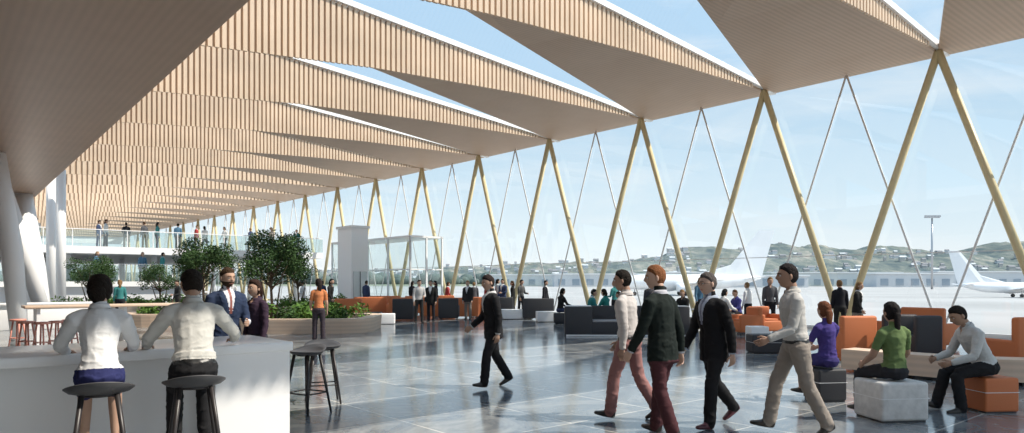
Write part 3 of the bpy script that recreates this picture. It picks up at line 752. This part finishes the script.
fs+=[(0,3,2,1),(52,53,54,55)]
mb.add(vs,fs,M_bench)
for i in range(1,13,3): mb.box(pts[i]+Vector((0,0,.03)),(.3,.3,.06),M_black)
mb.obj('curved_wood_bench')
mb=MB(); mb.loft([(0,0,.71),(0,0,.74)],[(.4,.4),(.4,.4)],M_white,seg=28,cap=0); mb.tube((0,0,0),(0,0,.71),.03,.03,M_white); mb.loft([(0,0,0),(0,0,.02)],[(.25,.25),(.2,.2)],M_white,seg=24,cap=0)
mb.obj('cafe_table',(PX(703,24.2),24.2,0))

# ---------------------------------------------------------------- planters and trees
def leaves(mb,c,r,n,size,m,rs):
    vs=[];fs=[]
    for k in range(n):
        while True:
            p=Vector((rs.uniform(-1,1),rs.uniform(-1,1),rs.uniform(-1,1)))
            if p.length<1 and p.length>.25: break
        p=Vector((c[0]+p.x*r[0],c[1]+p.y*r[1],c[2]+p.z*r[2]))
        a=Vector((rs.gauss(0,1),rs.gauss(0,1),rs.gauss(0,.7))).normalized(); b=a.orthogonal().normalized()
        b=Matrix.Rotation(rs.uniform(0,6.28),3,a)@b; s=size*rs.uniform(.6,1.3); o=len(vs)
        vs+=[p-a*s,p+b*s*.38,p+a*s,p-b*s*.38]; fs.append((o,o+1,o+2,o+3))
    mb.add(vs,fs,m)
def tree(x,y,z0,h,w,seed,n=3600):
    rs=random.Random(seed); mb=MB()
    mb.loft([(0,0,0),(.03,0,h*.2),(-.02,.02,h*.42),(0,0,h*.75)],[(.06,.06),(.048,.048),(.04,.04),(.015,.015)],M_bark,seg=10)
    mb.loft([(.12,.05,0),(.2,.1,h*.22),(.34,.15,h*.5)],[(.04,.04),(.032,.032),(.012,.012)],M_bark,seg=8)
    mb.loft([(-.1,.05,0),(-.2,0,h*.22),(-.38,-.1,h*.5)],[(.04,.04),(.032,.032),(.012,.012)],M_bark,seg=8)
    for k in range(20):
        a=rs.uniform(0,6.28); t=rs.uniform(.3,.5); r=w*rs.uniform(.18,.42); e=Vector((r*math.cos(a),r*math.sin(a),h*(t+rs.uniform(.12,.42))))
        mb.loft([(0,0,h*t),e*.55+Vector((0,0,h*t*.35)),e],[(.025,.025),(.015,.015),(.005,.005)],M_bark,seg=6)
        leaves(mb,e,(w*.17,w*.17,h*.12),n//18,.055,M_leaf,rs)
    leaves(mb,(0,0,h*.68),(w*.33,w*.33,h*.28),n//8,.055,M_leaf,rs)
    return mb.obj('olive_tree',(x,y,z0))
def planter(x,y,rz,w,d,seed):
    rs=random.Random(seed); mb=MB()
    N=40
    def se(a,W,Dp):
        c,s=math.cos(a),math.sin(a); e=.45
        return (W/2*math.copysign(abs(c)**e,c),Dp/2*math.copysign(abs(s)**e,s))
    vs=[]
    for k in range(N):
        a=2*math.pi*k/N
        o=se(a,w,d); i=se(a,w-.9,d-.9)
        vs+=[(o[0]*.98,o[1]*.98,.0),(o[0],o[1],.42),(o[0],o[1],.48),(i[0],i[1],.48),(i[0],i[1],.3)]
    fs=[]
    for k in range(N):
        a=5*k;b=5*((k+1)%N)
        for q in range(4): fs.append((a+q,b+q,b+q+1,a+q+1))
    mb.add(vs,fs,M_bench)
    mb.add([vs[5*k+4] for k in range(N)],[tuple(range(N))],M_soil)
    for k in range(int(w*d*1.4)):
        X=rs.uniform(-w/2+.7,w/2-.7);Y=rs.uniform(-d/2+.7,d/2-.7); hh=rs.uniform(.2,.6)
        leaves(mb,(X,Y,.35+hh*.6),(.4,.4,hh*.7),110,.085,rs.choice([M_leaf2,M_leaf2,M_leaf]),rs)
    return mb.obj('planter_bench',(x,y,0),rz)
planter(-6.9,24.6,math.radians(4),4.4,4.6,1)
planter(-12.4,28,math.radians(20),5.5,4,2)
planter(PX(150,36),36,math.radians(20),6,3.6,5)
planter(PX(90,33.5),33.5,math.radians(20),4,3,6)
planter(PX(338,36),36,math.radians(20),2.2,2.2,8)
planter(PX(298,35),35,math.radians(20),3.0,2.4,9)
tree(PX(271,24.2),24.2,.3,3.35,2.5,21,8000); tree(PX(203,27.5),27.5,.3,3.3,2.3,22,6500); tree(PX(90,33.5),33.5,.3,2.7,2.6,23,4500)
tree(PX(160,36),36,.3,2.4,2.0,24,2600); tree(PX(298,35),35,.3,2.7,1.8,26,2600)

# ---------------------------------------------------------------- light
w=bpy.data.worlds.new('sky'); scene.world=w; w.use_nodes=True; nt=w.node_tree
bg=nt.nodes['Background']; tc=nt.nodes.new('ShaderNodeTexCoord'); sp=nt.nodes.new('ShaderNodeSeparateXYZ')
nt.links.new(tc.outputs['Generated'],sp.inputs[0])
r=nt.nodes.new('ShaderNodeValToRGB'); e=r.color_ramp.elements
e[0].position=0; e[0].color=(.87,.89,.89,1); e[1].position=1; e[1].color=(.34,.55,.80,1)
for p,c in ((.05,(.76,.845,.885)),(.12,(.61,.76,.86)),(.28,(.44,.63,.81)),(.5,(.38,.59,.81))):
    x=e.new(p); x.color=(*c,1)
nt.links.new(sp.outputs['Z'],r.inputs['Fac'])
n=nt.nodes.new('ShaderNodeTexNoise'); n.inputs['Scale'].default_value=2.6; n.inputs['Detail'].default_value=8; n.inputs['Roughness'].default_value=.6; n.inputs['Distortion'].default_value=.4
mp=nt.nodes.new('ShaderNodeMapping'); mp.inputs['Scale'].default_value=(1,1,4.5); nt.links.new(tc.outputs['Generated'],mp.inputs[0]); nt.links.new(mp.outputs[0],n.inputs['Vector'])
r2=nt.nodes.new('ShaderNodeValToRGB'); r2.color_ramp.elements[0].position=.48; r2.color_ramp.elements[1].position=.78; r2.color_ramp.elements[1].color=(.65,.65,.65,1)
nt.links.new(n.outputs['Fac'],r2.inputs['Fac'])
mx=nt.nodes.new('ShaderNodeMix'); mx.data_type='RGBA'; mx.inputs['B'].default_value=(.89,.90,.90,1)
nt.links.new(r2.outputs['Color'],mx.inputs['Factor']); nt.links.new(r.outputs['Color'],mx.inputs['A']); nt.links.new(mx.outputs['Result'],bg.inputs['Color'])
bg.inputs['Strength'].default_value=1.0
sl=bpy.data.lights.new('sun','SUN'); sl.energy=4.8; sl.angle=.012; sl.color=(1,.92,.80)
so=bpy.data.objects.new('sun',sl); E=math.radians(50); S=Vector((.99*math.cos(E),-.12*math.cos(E),math.sin(E))); so.rotation_euler=S.to_track_quat('Z','Y').to_euler(); so.location=(0,0,40); col.objects.link(so)

cam=bpy.data.cameras.new('camera'); cam.lens=36*700/1024; cam.sensor_width=36; cam.shift_y=65.5/1024; cam.clip_end=6000
co=bpy.data.objects.new('camera',cam); co.location=(0,0,EYE); co.rotation_euler=(math.radians(90),0,0); col.objects.link(co); scene.camera=co
